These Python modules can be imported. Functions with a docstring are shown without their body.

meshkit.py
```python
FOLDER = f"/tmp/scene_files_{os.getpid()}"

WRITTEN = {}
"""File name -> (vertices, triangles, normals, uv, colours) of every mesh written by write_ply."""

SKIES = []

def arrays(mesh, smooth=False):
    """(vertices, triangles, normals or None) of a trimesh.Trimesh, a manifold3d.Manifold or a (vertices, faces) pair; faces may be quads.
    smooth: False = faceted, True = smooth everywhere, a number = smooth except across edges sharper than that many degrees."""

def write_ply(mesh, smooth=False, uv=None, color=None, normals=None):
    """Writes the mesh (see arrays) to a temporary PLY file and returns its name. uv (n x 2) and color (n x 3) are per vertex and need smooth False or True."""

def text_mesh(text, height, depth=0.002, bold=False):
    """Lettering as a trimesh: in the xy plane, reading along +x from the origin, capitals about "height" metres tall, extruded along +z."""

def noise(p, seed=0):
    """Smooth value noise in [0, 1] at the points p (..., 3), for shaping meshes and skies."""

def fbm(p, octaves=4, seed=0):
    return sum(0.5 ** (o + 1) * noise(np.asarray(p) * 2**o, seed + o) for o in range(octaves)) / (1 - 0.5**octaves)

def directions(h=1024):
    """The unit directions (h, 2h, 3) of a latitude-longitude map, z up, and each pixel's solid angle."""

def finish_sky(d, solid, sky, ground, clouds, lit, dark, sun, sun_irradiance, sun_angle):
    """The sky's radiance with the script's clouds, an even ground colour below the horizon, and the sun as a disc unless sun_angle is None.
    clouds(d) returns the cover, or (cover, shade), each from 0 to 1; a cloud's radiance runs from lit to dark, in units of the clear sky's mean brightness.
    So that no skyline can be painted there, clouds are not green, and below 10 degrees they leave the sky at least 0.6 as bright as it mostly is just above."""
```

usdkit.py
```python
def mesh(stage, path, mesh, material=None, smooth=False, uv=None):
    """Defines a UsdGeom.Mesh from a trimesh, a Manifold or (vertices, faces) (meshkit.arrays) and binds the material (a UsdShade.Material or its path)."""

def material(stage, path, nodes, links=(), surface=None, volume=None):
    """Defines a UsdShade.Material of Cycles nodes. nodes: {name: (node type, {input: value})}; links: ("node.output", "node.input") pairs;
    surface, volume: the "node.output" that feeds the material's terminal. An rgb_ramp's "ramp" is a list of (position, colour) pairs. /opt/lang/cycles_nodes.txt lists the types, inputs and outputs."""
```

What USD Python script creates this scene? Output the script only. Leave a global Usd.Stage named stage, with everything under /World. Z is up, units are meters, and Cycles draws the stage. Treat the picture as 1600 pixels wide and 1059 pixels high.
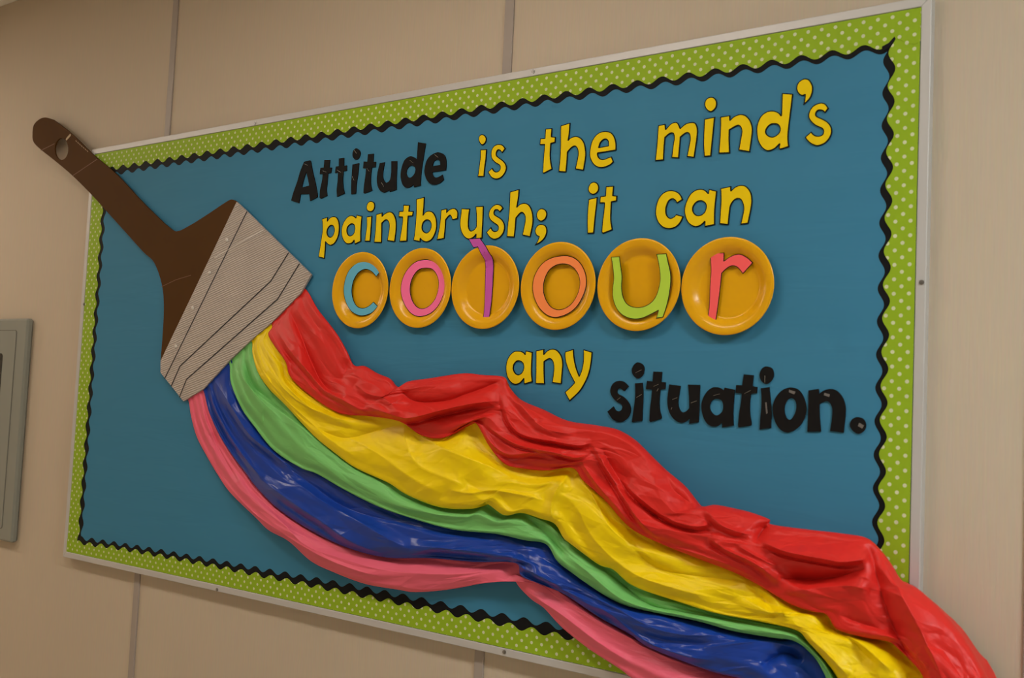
import math, random
import numpy as np, trimesh, usdkit, meshkit
from pxr import Usd, UsdGeom, UsdLux, Gf, Sdf
from shapely.geometry import Polygon, MultiPolygon, box as sbox, Point, LineString
from shapely.ops import unary_union
from shapely import affinity
from scipy.interpolate import LinearNDInterpolator

random.seed(7)
stage = Usd.Stage.CreateInMemory()
UsdGeom.Xform.Define(stage, '/World')
Z0 = 0.85                                   # height of the board's lower inner edge above the floor

# ---------------------------------------------------------------- camera, lights, exposure
F_PX, CAM = 1579.26, np.array([2.8197, -1.7381, 0.5094])      # focal length in pixels, position (z above Z0)
YAW, PITCH, ROLL = 0.6167, 0.0607, -0.0457
def _rot(axis, a):
    c, s = math.cos(a), math.sin(a)
    return {'x': np.array([[1, 0, 0], [0, c, -s], [0, s, c]]), 'y': np.array([[c, 0, s], [0, 1, 0], [-s, 0, c]]), 'z': np.array([[c, -s, 0], [s, c, 0], [0, 0, 1]])}[axis]
ROT = _rot('z', YAW) @ _rot('x', PITCH) @ _rot('y', ROLL)      # columns: right, forward, up
cam = UsdGeom.Camera.Define(stage, '/World/camera')
R, Fw, U = ROT[:, 0], ROT[:, 1], ROT[:, 2]
cam.AddTransformOp().Set(Gf.Matrix4d(*R, 0, *U, 0, *(-Fw), 0, CAM[0], CAM[1], CAM[2] + Z0, 1))
HA = 23.5
cam.CreateHorizontalApertureAttr(HA); cam.CreateVerticalApertureAttr(HA * 1059 / 1600)
cam.CreateFocalLengthAttr(HA * F_PX / 1600)
cam.CreateClippingRangeAttr(Gf.Vec2f(0.05, 100))
cam.CreateFStopAttr(3.3); cam.CreateFocusDistanceAttr(2.38)
cam.CreateExposureAttr(1.47)
CEIL = 2.65
LAMPS = [(-3.7, -1.1, (19.0, 15.0, 11.5), 'farthest left warm'), (-1.15, -1.1, (5.6, 5.0, 4.3), 'warm white left-hand'), (1.4, -1.1, (5.6, 4.9, 4.3), 'warm white middle'), (3.95, -1.1, (19.5, 21.0, 21.5), 'cool white right-hand')]      # x, y, emitted radiance, name

def at(px, depth=0.0):
    """Picture points (n,2) to (x, z) on the plane `depth` metres in front of the board."""
    px = np.atleast_2d(np.asarray(px, float)); depth = np.broadcast_to(depth, (len(px),))
    d = np.stack([(px[:, 0] - 800) / F_PX, np.ones(len(px)), -(px[:, 1] - 529.5) / F_PX], 1) @ ROT.T
    t = (-depth - CAM[1]) / d[:, 1]
    return np.stack([CAM[0] + t * d[:, 0], CAM[2] + t * d[:, 2]], 1)

# ---------------------------------------------------------------- helpers
used = {}
def path_for(name, parent=None):
    base = str(parent.GetPath()) if parent is not None else '/World'
    n = used.get((base, name), 0); used[(base, name)] = n + 1
    return f'{base}/{name}' if n == 0 else f'{base}/{name}_{n:03d}'
def mark(prim, label=None, cat=None, group=None, kind=None):
    for k, v in (('label', label), ('category', cat), ('group', group), ('kind', kind)):
        if v: prim.SetCustomDataByKey(k, v)
    return prim
def thing(name, label=None, cat=None, loc=(0, 0, 0), group=None, kind=None):
    x = UsdGeom.Xform.Define(stage, path_for(name)); x.AddTranslateOp().Set(Gf.Vec3d(*map(float, loc)))
    x.GetPrim().SetCustomDataByKey('_', 1); x.GetPrim().ClearCustomDataByKey('_')
    ORIGIN[str(x.GetPath())] = np.array(loc, float)
    return mark(x.GetPrim(), label, cat, group, kind)
ORIGIN = {}
def origin_of(prim):
    p = str(prim.GetPath())
    while p and p != '/World':
        if p in ORIGIN: return ORIGIN[p]
        p = p.rpartition('/')[0]
    return np.zeros(3)
def part(name, mesh, mat, parent=None, smooth=False, label=None):
    """One mesh given in world coordinates, stored relative to its thing."""
    v, f = (mesh if isinstance(mesh, tuple) else (np.asarray(mesh.vertices), np.asarray(mesh.faces)))
    o = origin_of(parent) if parent is not None else np.zeros(3)
    m = usdkit.mesh(stage, path_for(name, parent), (np.asarray(v) - o, f), mat, smooth)
    return mark(m.GetPrim(), label)
def box(x0, x1, y0, y1, z0, z1):
    b = trimesh.creation.box((x1 - x0, y1 - y0, z1 - z0)); b.apply_translation(((x0 + x1) / 2, (y0 + y1) / 2, (z0 + z1) / 2)); return b
def join(*ms): return trimesh.util.concatenate(ms)
def bevel_box(x0, x1, y0, y1, z0, z1, b=0.001):
    """Box with chamfered edges (hull of three inset boxes)."""
    pts = []
    for a, c, e in ((0, b, b), (b, 0, b), (b, b, 0)):
        for x in (x0 + a, x1 - a):
            for y in (y0 + c, y1 - c):
                for z in (z0 + e, z1 - e): pts.append((x, y, z))
    return trimesh.convex.convex_hull(np.array(pts))
def wallward(mesh2d):
    """Extruded in (x, z, depth) to world: depth runs out of the wall, along -y."""
    v = np.asarray(mesh2d.vertices); mesh2d.vertices = np.stack([v[:, 0], -v[:, 2], v[:, 1] + Z0], 1); return mesh2d
def slab(poly, d0, d1):
    polys = [p for p in getattr(poly, 'geoms', [poly]) if p.area > 1e-8]
    ms = []
    for p in polys:
        m = trimesh.creation.extrude_polygon(p, d1 - d0, engine='earcut'); m.apply_translation((0, 0, d0)); ms.append(m)
    return wallward(join(*ms))
def cyl(x, z, r, d0, d1, n=20):
    return slab(Point(x, z).buffer(r, quad_segs=max(3, n // 4)), d0, d1)
def lin(c): 
    c = np.asarray(c, float) / 255
    return tuple(np.where(c <= 0.04045, c / 12.92, ((c + 0.055) / 1.055) ** 2.4))
def tube(pts, r, n=8):
    p = np.asarray(pts, float); t = np.gradient(p, axis=0); t /= np.linalg.norm(t, axis=1, keepdims=True) + 1e-12
    a = np.cross(t, [0, 1.0, 0.01]); a /= np.linalg.norm(a, axis=1, keepdims=True) + 1e-12; b = np.cross(t, a)
    ang = np.arange(n) * 2 * math.pi / n
    v = p[:, None] + r * (np.cos(ang)[None, :, None] * a[:, None] + np.sin(ang)[None, :, None] * b[:, None])
    f = []
    for i in range(len(p) - 1):
        for j in range(n):
            k = (j + 1) % n; f += [(i * n + j, i * n + k, (i + 1) * n + k), (i * n + j, (i + 1) * n + k, (i + 1) * n + j)]
    for j in range(1, n - 1): f += [(0, j + 1, j), ((len(p) - 1) * n, (len(p) - 1) * n + j, (len(p) - 1) * n + j + 1)]
    return trimesh.Trimesh(v.reshape(-1, 3), f, process=False)

def spline(pts, corner, closed=True, step=5):
    """Catmull-Rom through the points, broken at corners."""
    pts = np.asarray(pts, float); n = len(pts); out = []
    for i in range(n if closed else n - 1):
        p1, p2 = pts[i], pts[(i + 1) % n]
        c1, c2 = corner[i], corner[(i + 1) % n]
        end1 = c1 or (not closed and i == 0); end2 = c2 or (not closed and i == n - 2)
        if end1 and end2: out.append(p1); continue
        p0 = 2 * p1 - p2 if end1 else pts[i - 1]; p3 = 2 * p2 - p1 if end2 else pts[(i + 2) % n]
        # a corner end gets a natural (not overshooting) tangent
        if end1: p0 = p1 - (p2 - p1) * 0.5
        if end2: p3 = p2 + (p2 - p1) * 0.5
        for t in np.arange(step) / step:
            out.append(0.5 * (2 * p1 + (p2 - p0) * t + (2 * p0 - 5 * p1 + 4 * p2 - p3) * t * t + (3 * p1 - p0 - 3 * p2 + p3) * t ** 3))
    if not closed: out.append(pts[-1])
    return np.array(out)
def read(text):
    P, C = [], []
    for w in text.split():
        c = w.endswith('!'); x, y = w.rstrip('!').split(','); P.append((float(x), float(y))); C.append(c)
    return np.array(P), C
def shape(text, x0, y0, s, depth):
    """Contours 'x,y x,y! ...' traced in an enlarged crop (origin x0,y0, s times): outlines, '/' new piece, '-' hole."""
    solid, holes = [], []
    for piece in text.split('/'):
        piece = piece.strip(); hole = piece.startswith('-'); P, C = read(piece.lstrip('- '))
        poly = Polygon(at(spline(P / s + (x0, y0), C), depth)).buffer(0)
        (holes if hole else solid).append(poly)
    out = unary_union(solid)
    for h in holes: out = out.difference(h)
    return out

# ---------------------------------------------------------------- materials
L = '/World/Looks/'
UsdGeom.Scope.Define(stage, '/World/Looks')
def plain(name, c, rough=0.6, spec=0.5, **kw):
    return usdkit.material(stage, L + name, {'p': ('principled_bsdf', {'base_color': c, 'roughness': rough, 'specular_ior_level': spec, **kw})}, surface='p.BSDF')
def paper(name, c, rough=0.75, bump=0.08, scale=220, var=0.06, spec=0.3):
    """Paper or card: slight mottling and fibre relief."""
    c = np.array(c)
    return usdkit.material(stage, L + name, {
        'g': ('geometry', {}), 'n': ('noise_texture', {'scale': 9.0, 'detail': 3.0}), 'f': ('noise_texture', {'scale': scale, 'detail': 2.0}),
        'm': ('mix_color', {'a': tuple(c * (1 - var)), 'b': tuple(c * (1 + var))}),
        'b': ('bump', {'strength': bump, 'distance': 0.002}),
        'p': ('principled_bsdf', {'roughness': rough, 'specular_ior_level': spec})},
        [('g.position', 'n.vector'), ('g.position', 'f.vector'), ('n.fac', 'm.fac'), ('m.result', 'p.base_color'), ('f.fac', 'b.height'), ('b.normal', 'p.normal')], surface='p.BSDF')

M_wall = usdkit.material(stage, L + 'vinyl_wall', {
    'g': ('geometry', {}), 'mp': ('mapping', {'scale': (260.0, 260.0, 14.0)}), 'n': ('noise_texture', {'scale': 1.0, 'detail': 4.0, 'roughness': 0.65}),
    'big': ('noise_texture', {'scale': 1.3, 'detail': 2.0}),
    'm1': ('mix_color', {'a': (.555, .455, .340), 'b': (.605, .505, .380)}),
    'm2': ('mix_color', {'blend_type': 'multiply', 'fac': 0.18, }),
    'b': ('bump', {'strength': 0.22, 'distance': 0.002}),
    'p': ('principled_bsdf', {'roughness': 0.62, 'specular_ior_level': 0.3})},
    [('g.position', 'mp.vector'), ('mp.vector', 'n.vector'), ('g.position', 'big.vector'), ('big.fac', 'm1.fac'), ('m1.result', 'm2.a'), ('n.color', 'm2.b'),
     ('m2.result', 'p.base_color'), ('n.fac', 'b.height'), ('b.normal', 'p.normal')], surface='p.BSDF')
M_trim = plain('seam_trim_vinyl', lin((158, 146, 136)), 0.5)
M_alu = usdkit.material(stage, L + 'brushed_aluminium', {
    'g': ('geometry', {}), 'n': ('noise_texture', {'scale': 400.0, 'detail': 2.0}), 'b': ('bump', {'strength': 0.05, 'distance': 0.001}),
    'p': ('principled_bsdf', {'base_color': (.52, .505, .485), 'metallic': 0.2, 'roughness': 0.45})},
    [('g.position', 'n.vector'), ('n.fac', 'b.height'), ('b.normal', 'p.normal')], surface='p.BSDF')
M_screw = plain('steel_screw', lin((150, 148, 145)), 0.35, metallic=1.0)
M_cork = paper('cork', lin((170, 125, 80)), 0.9, 0.4, 300, 0.2)
M_blue = usdkit.material(stage, L + 'blue_backing_paper', {
    'g': ('geometry', {}), 'mp': ('mapping', {'scale': (3.0, 3.0, 22.0)}), 'n': ('noise_texture', {'scale': 1.0, 'detail': 3.0, 'distortion': 0.6}),
    'mv': ('mapping', {'scale': (30.0, 30.0, 4.0)}), 'nv': ('noise_texture', {'scale': 1.0, 'detail': 2.0}),
    'fi': ('noise_texture', {'scale': 500.0, 'detail': 1.0}),
    'c': ('mix_color', {'a': (.042, .198, .328), 'b': (.052, .218, .358)}),
    'b1': ('bump', {'strength': 0.22, 'distance': 0.006}), 'b2': ('bump', {'strength': 0.12, 'distance': 0.004}), 'b3': ('bump', {'strength': 0.06, 'distance': 0.001}),
    'p': ('principled_bsdf', {'roughness': 0.6, 'specular_ior_level': 0.12})},
    [('g.position', 'mp.vector'), ('mp.vector', 'n.vector'), ('g.position', 'mv.vector'), ('mv.vector', 'nv.vector'), ('g.position', 'fi.vector'), ('n.fac', 'c.fac'),
     ('n.fac', 'b1.height'), ('nv.fac', 'b2.height'), ('b1.normal', 'b2.normal'), ('fi.fac', 'b3.height'), ('b2.normal', 'b3.normal'), ('c.result', 'p.base_color'), ('b3.normal', 'p.normal')], surface='p.BSDF')
PITCH_DOT = 0.0172
M_dots = usdkit.material(stage, L + 'green_polka_dot_paper', {
    'g': ('geometry', {}), 'xyz': ('separate_xyz', {}), 'cmb': ('combine_xyz', {'z': 0.0}),
    'mp': ('mapping', {'location': (0.1308, 0.3592, 0.0), 'rotation': (0.0, 0.0, math.pi / 4), 'scale': (1 / PITCH_DOT, 1 / PITCH_DOT, 1.0)}),
    'v': ('voronoi_texture', {'dimensions': '2D', 'scale': 1.0, 'randomness': 0.0}),
    'r': ('map_range', {'from_min': 0.175, 'from_max': 0.205, 'to_min': 1.0, 'to_max': 0.0, 'clamp': True}),
    'm': ('mix_color', {'a': (.28, .43, .017), 'b': (.60, .62, .38)}),
    'p': ('principled_bsdf', {'roughness': 0.55, 'specular_ior_level': 0.15})},
    [('g.position', 'xyz.vector'), ('xyz.x', 'cmb.x'), ('xyz.z', 'cmb.y'), ('cmb.vector', 'mp.vector'), ('mp.vector', 'v.vector'), ('v.distance', 'r.value'), ('r.result', 'm.fac'), ('m.result', 'p.base_color')], surface='p.BSDF')
M_black = paper('black_trim_card', (0.007, 0.007, 0.008), 0.6, 0.05, spec=0.12)
M_ink = paper('black_letter_card', (0.0075, 0.0068, 0.0066), 0.65, 0.05, spec=0.12)
M_yellow = paper('yellow_letter_card', (.83, .585, .004), 0.7, 0.06, var=0.03, spec=.1)
M_staple = plain('staple_wire', lin((190, 188, 180)), 0.3, metallic=1.0)
M_tape = plain('clear_tape', lin((110, 105, 100)), 0.3)
def fabric(name, c, rough=0.46, spec=0.30, trans=0.06):
    """Thin plastic sheet: soft sheen and a little light coming through."""
    c = np.array(c)
    return usdkit.material(stage, L + name, {
        'g': ('geometry', {}), 'n': ('noise_texture', {'scale': 34.0, 'detail': 2.0, 'distortion': 0.5}),
        'b': ('bump', {'strength': 0.035, 'distance': 0.006}),
        'p': ('principled_bsdf', {'base_color': tuple(c), 'roughness': rough, 'specular_ior_level': spec}),
        't': ('translucent_bsdf', {'color': tuple(c)}), 'mx': ('mix_closure', {'fac': trans})},
        [('g.position', 'n.vector'), ('n.fac', 'b.height'), ('b.normal', 'p.normal'), ('p.BSDF', 'mx.closure1'), ('t.BSDF', 'mx.closure2')], surface='mx.closure')
M_cloth = {'red': fabric('red_plastic_sheet', (.68, .02, .014)), 'yellow': fabric('yellow_plastic_sheet', (.90, .65, .001), 0.42, 0.22), 'green': fabric('green_plastic_sheet', (.19, .54, .15)),
           'blue': fabric('blue_plastic_sheet', (.011, .050, .33), 0.24, 0.28), 'pink': fabric('pink_plastic_sheet', (.85, .13, .20))}
M_handle = paper('brown_painted_cardboard', (.080, .034, .008), 0.6, 0.04, 150, 0.08, 0.05)
M_ferrule = usdkit.material(stage, L + 'silver_painted_corrugated_card', {
    'g': ('geometry', {}), 'mp': ('mapping', {'rotation': (0.0, 0.55, 0.0), 'scale': (1.0, 1.0, 1.0)}),
    'w': ('wave_texture', {'bands_direction': 'z', 'scale': 62.0, 'distortion': 0.8, 'detail': 1.0, 'detail_scale': 0.4}),
    'n': ('noise_texture', {'scale': 14.0, 'detail': 4.0}), 'c': ('mix_color', {'a': (.36, .315, .28), 'b': (.46, .405, .36)}),
    'b': ('bump', {'strength': 0.0, 'distance': 0.0009}), 'b2': ('bump', {'strength': 0.12, 'distance': 0.004}),
    'p': ('principled_bsdf', {'metallic': 0.2, 'roughness': 0.5})},
    [('g.position', 'mp.vector'), ('mp.vector', 'w.vector'), ('g.position', 'n.vector'), ('n.fac', 'c.fac'), ('c.result', 'p.base_color'), ('w.fac', 'b.height'), ('n.fac', 'b2.height'), ('b.normal', 'b2.normal'), ('b2.normal', 'p.normal')], surface='p.BSDF')
M_line = plain('black_marker_line', (0.012, 0.011, 0.012), 0.5)
M_crease = plain('worn_card_crease', lin((112, 74, 46)), 0.6)
M_worn = plain('worn_silver', (.62, .58, .53), 0.5)
M_cardedge = paper('raw_cardboard_edge', lin((190, 170, 140)), 0.9)
M_pin = plain('clear_push_pin', lin((225, 218, 208)), 0.15, transmission_weight=0.2)
M_plate = usdkit.material(stage, L + 'glossy_orange_yellow_plate', {
    'g': ('geometry', {}), 'n': ('noise_texture', {'scale': 60.0, 'detail': 3.0}), 'b': ('bump', {'strength': 0.04, 'distance': 0.003}),
    'p': ('principled_bsdf', {'base_color': (.76, .375, .004), 'roughness': 0.22, 'specular_ior_level': 0.3})},
    [('g.position', 'n.vector'), ('n.fac', 'b.height'), ('b.normal', 'p.normal')], surface='p.BSDF')
M_cab = plain('grey_enamelled_steel', (.25, .255, .22), 0.42, 0.3)
M_cabdark = plain('dark_glazing', (0.012, 0.012, 0.014), 0.12)
M_shadowgap = plain('dark_gap', lin((95, 92, 84)), 0.6)
M_white = paper('white_paint', lin((222, 218, 208)), 0.8)
M_ceil = paper('mineral_ceiling_tile', lin((226, 222, 212)), 0.9, 0.3, 120, 0.04)
M_floor = paper('speckled_vinyl_floor', lin((206, 194, 176)), 0.35, 0.03, 200, 0.08)
M_base = plain('vinyl_baseboard', lin((80, 70, 62)), 0.5)

# ---------------------------------------------------------------- the corridor
WALL_Y, X_L, X_R, Y_F = 0.020, -6.0, 6.5, -3.9
seams = [0.325 + 1.2 * k for k in range(-6, 7)]
seams[seams.index(min(seams, key=lambda s: abs(s - 1.525)))] = 1.528
seams[seams.index(min(seams, key=lambda s: abs(s - 2.725)))] = 2.577          # the seam at the picture's right edge
seams = sorted(s for s in seams if X_L < s < X_R)
wall = thing('wall_back', kind='structure', loc=(0, WALL_Y, 0), label='beige vinyl panelled corridor wall behind the bulletin board', cat='wall')
edges = [X_L] + seams + [X_R]
for a, b in zip(edges[:-1], edges[1:]):
    part('wall_panel', bevel_box(a + 0.0015, b - 0.0015, WALL_Y, WALL_Y + 0.03, 0, CEIL, 0.0012), M_wall, wall)
for i, s in enumerate(seams):
    t = thing(f'trim_{i + 1}', kind='structure', loc=(s, WALL_Y, 0), label='grey vertical seam strip between wall panels', cat='trim')
    part('strip', bevel_box(s - 0.012, s + 0.012, WALL_Y - 0.0045, WALL_Y + 0.002, 0, CEIL, 0.0012), M_trim, t)
m = part('floor', box(X_L, X_R, Y_F, WALL_Y + 0.03, -0.03, 0), M_floor); mark(m, 'speckled vinyl corridor floor', 'floor', kind='structure')
m = part('ceiling', box(X_L, X_R, Y_F, WALL_Y + 0.03, CEIL, CEIL + 0.03), M_ceil); mark(m, 'white tiled corridor ceiling', 'ceiling', kind='structure')
m = part('wall_front', box(X_L, X_R, Y_F - 0.03, Y_F, 0, CEIL), M_white); mark(m, 'plain off-white corridor wall opposite the board', 'wall', kind='structure')
m = part('wall_left', box(X_L - 0.03, X_L, Y_F, WALL_Y, 0, CEIL), M_white); mark(m, 'end wall of the corridor on the left', 'wall', kind='structure')
m = part('wall_right', box(X_R, X_R + 0.03, Y_F, WALL_Y, 0, CEIL), M_white); mark(m, 'end wall of the corridor on the right', 'wall', kind='structure')
m = part('baseboard_back', bevel_box(X_L, X_R, WALL_Y - 0.008, WALL_Y, 0.0, 0.10, 0.002), M_base); mark(m, 'dark vinyl baseboard under the panelled wall', 'baseboard', kind='structure')
for k, (x, LAMP_Y, rad, nm) in enumerate(LAMPS):
    t = thing('ceiling_light', nm + ' fluorescent troffer in the corridor ceiling', 'ceiling light', (x, LAMP_Y, CEIL), group='corridor ceiling lights')
    w, h = 0.61, 0.15
    part('housing', join(box(x - w, x + w, LAMP_Y - h, LAMP_Y - h + .02, CEIL - .022, CEIL), box(x - w, x + w, LAMP_Y + h - .02, LAMP_Y + h, CEIL - .022, CEIL),
                         box(x - w, x - w + .02, LAMP_Y - h + .02, LAMP_Y + h - .02, CEIL - .022, CEIL), box(x + w - .02, x + w, LAMP_Y - h + .02, LAMP_Y + h - .02, CEIL - .022, CEIL)), M_white, t)
    m_l = usdkit.material(stage, L + f'lamp_diffuser_{k + 1}', {'e': ('emission', {'color': tuple(c / max(rad) for c in rad), 'strength': max(rad)})}, surface='e.emission')
    part('diffuser', box(x - w + .02, x + w - .02, LAMP_Y - h + .02, LAMP_Y + h - .02, CEIL - .02, CEIL - .001), m_l, t)

# ---------------------------------------------------------------- bulletin board
BW, BH, FR = 2.4, 1.2, 0.0165
bb = thing('bulletin_board', 'wide bulletin board in a thin aluminium frame on the panelled wall', 'bulletin board', (BW / 2, WALL_Y, Z0))
part('cork_panel', box(0, BW, 0, WALL_Y, Z0, Z0 + BH), M_cork, bb)
def rail(p, q, inner_p, inner_q):
    """Mitred rail: outer edge p-q, inner edge inner_p-inner_q, with a rounded outer shoulder."""
    poly = Polygon([p, q, inner_q, inner_p])
    a, b = slab(poly, -WALL_Y, 0.0022), slab(poly.buffer(-0.0012, join_style=2), 0.0, 0.0034)
    return trimesh.convex.convex_hull(np.vstack([a.vertices, b.vertices]))
o = [(-FR, -FR), (BW + FR, -FR), (BW + FR, BH + FR), (-FR, BH + FR)]; inn = [(0, 0), (BW, 0), (BW, BH), (0, BH)]
for k in range(4):
    part('frame_rail', rail(o[k], o[(k + 1) % 4], inn[k], inn[(k + 1) % 4]), M_alu, bb)
for px in ((398, 193), (833, 111.5), (1440, 441), (339, 921), (788, 1018.5), (131, 475)):
    x, z = at([px], .004)[0]
    part('frame_screw', join(cyl(x, z, .0042, .0030, .0048, 16), cyl(x, z, .0020, .0048, .0056, 12)), M_screw, bb)

m = part('backing_paper', box(0.0, BW, -0.001, 0.0, Z0, Z0 + BH), M_blue); mark(m, 'plain blue paper covering the whole bulletin board behind the lettering', 'backing paper')

# scalloped borders: black trim under green polka-dot strips
LAM = 0.0545
def wave_edge(a0, a1, mean, amp, lam, ph):
    t = np.arange(a0, a1 + 1e-6, 0.0035); return t, mean(t) + amp * np.cos(2 * np.pi * (t - ph) / lam)
def strip(side, offset, amp, lam, ph, d0, d1, a0=None, a1=None, drift=((0, 0), (3, 0))):
    """Strip along one side of the board; its inner edge waves about `offset` from the frame, crest (farthest in) at ph."""
    n = BW if side in ('top', 'bottom') else BH
    t = np.arange(0 if a0 is None else a0, (n if a1 is None else a1) + 1e-6, 0.003)
    e = offset + np.interp(t, *zip(*drift)) + amp * np.cos(2 * np.pi * (t - ph) / lam)
    pts = {'top': np.c_[t, BH - e], 'bottom': np.c_[t, e], 'left': np.c_[e, t], 'right': np.c_[BW - e, t]}[side]
    z = np.full(len(t), 0.001)
    base = {'top': np.c_[t, BH - z], 'bottom': np.c_[t, z], 'left': np.c_[z, t], 'right': np.c_[BW - z, t]}[side]
    return slab(Polygon(np.vstack([pts, base[::-1]])).buffer(0), d0, d1)
G = {'top': strip('top', 0, .0060, .0553, .785, .0018, .0030, drift=((0, .053), (.85, .0518), (1.65, .0500), (2.19, .0557), (2.4, .0565))),
     'bottom': strip('bottom', 0, .0057, .0556, .3376, .0018, .0030, drift=((0, .0335), (.125, .0355), (.2, .040), (.35, .0428), (.56, .0452), (1.15, .0475), (2.4, .0475))),
     'left': strip('left', 0, .0052, .0559, .8519, .0012, .0024, 0.022, BH - .042, drift=((0, .054), (.5, .056), (.8, .0578), (1.2, .0578))),
     'right': strip('right', 0, .0060, .0567, 1.1290, .0012, .0024, 0.030, BH - .046, drift=((0, .0462), (1.2, .0460)))}
K = {'top': strip('top', 0, .0055, .05483, .7456, .0010, .0016, .055, BW - .047, drift=((0, .0702), (.85, .0680), (1.65, .0617), (2.19, .0650), (2.4, .0650))),
     'bottom': strip('bottom', 0, .0058, .05457, .3416, .0010, .0016, .05, BW - .05, drift=((0, .046), (.12, .0492), (.35, .0553), (.55, .0575), (1.15, .0637), (2.4, .0637))),
     'left': strip('left', 0, .0050, .0547, .8556, .0010, .00118, 0.046, BH - .055, drift=((0, .0700), (.5, .0712), (.8, .0722), (1.2, .0722))),
     'right': strip('right', 0, .0055, .0558, 1.1165, .0010, .00118, 0.05, BH - .052, drift=((0, .0560), (1.2, .0555)))}
K['top'] = join(K['top'], slab(Polygon([(2.3575, 1.1560), (2.3595, 1.1515), (2.3490, 1.1385), (2.3380, 1.1330), (2.3370, 1.1420), (2.3480, 1.1465)]), .0010, .0034))
where = {'top': 'along the top edge of the board', 'bottom': 'along the bottom edge of the board', 'left': 'down the left edge of the board', 'right': 'down the right edge of the board'}
for s in ('top', 'right', 'bottom', 'left'):
    m = part('polka_dot_border', G[s], M_dots); mark(m, f'lime green border strip with cream polka dots {where[s]}', 'border', 'polka dot border strips')
    m = part('scalloped_trim', K[s], M_black); mark(m, f'wavy black scalloped paper trim {where[s]}', 'trim', 'black scalloped trims')

# ---------------------------------------------------------------- lettering
def staple_mesh(px, d, r=0.0005):
    p = at(np.array(px, float), d); a, b = p
    pts = [(a[0], -(d - .0015), a[1] + Z0), (a[0], -d, a[1] + Z0), *[((1 - u) * a[0] + u * b[0], -d - .0003, (1 - u) * a[1] + u * b[1] + Z0) for u in (.1, .5, .9)], (b[0], -d, b[1] + Z0), (b[0], -(d - .0015), b[1] + Z0)]
    return tube(pts, r, 6)
D_LET = 0.0036
WORDS = {}
def letter(kind, glyph, text, crop, label, staples=(), tapes=()):
    x0, y0, s = crop
    poly = shape(text, x0, y0, s, D_LET)
    c = poly.centroid
    t = thing({';': 'semicolon', "'": 'apostrophe', '.': 'full_stop'}.get(glyph, 'letter_' + glyph.lower()), label, 'punctuation mark' if glyph in ";'." else 'letter', (c.x, -0.001, c.y + Z0))
    pieces = sorted(getattr(poly, 'geoms', [poly]), key=lambda g: -g.area)
    for k, g in enumerate(pieces):
        nm = 'letter_card' if k == 0 else ('tail' if glyph == ';' and False else 'dot')
        base = part(nm, slab(g, 0.001, D_LET if kind == 'black' else D_LET - .0004), M_ink, t)
        if kind == 'yellow':
            part('yellow_face', slab(g.buffer(-0.0019), D_LET - .0004, D_LET), M_yellow, base)
    for a, b in staples:
        part('staple', staple_mesh((np.array([a, b]) / s + (x0, y0)), D_LET + .0002), M_staple, t)
    for q in tapes:
        pt = Polygon(at(np.array(q, float) / s + (x0, y0), D_LET))
        part('tape_piece', slab(pt, D_LET - .0002, D_LET + .0003), M_tape, t)
A = (450, 230, 10.59); B = (530, 220, 10.59); C = (610, 210, 10.59); Dd = (730, 195, 10.59); E_ = (835, 180, 10.59); F_ = (1010, 150, 10.59); G_ = (1090, 140, 9.627); H_ = (1180, 120, 8.146)
letter('black', 'A', '265,240! 360,215! 375,240 405,400 450,590 485,770! 488,820! 365,888! 350,770! 205,775! 190,870 180,925! 50,880! 90,740 150,570 200,400 / - 300,400! 345,600 345,635! 230,665! 235,620 275,480', A, 'black capital letter A that begins the sentence', [((275, 275), (325, 300))])
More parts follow.
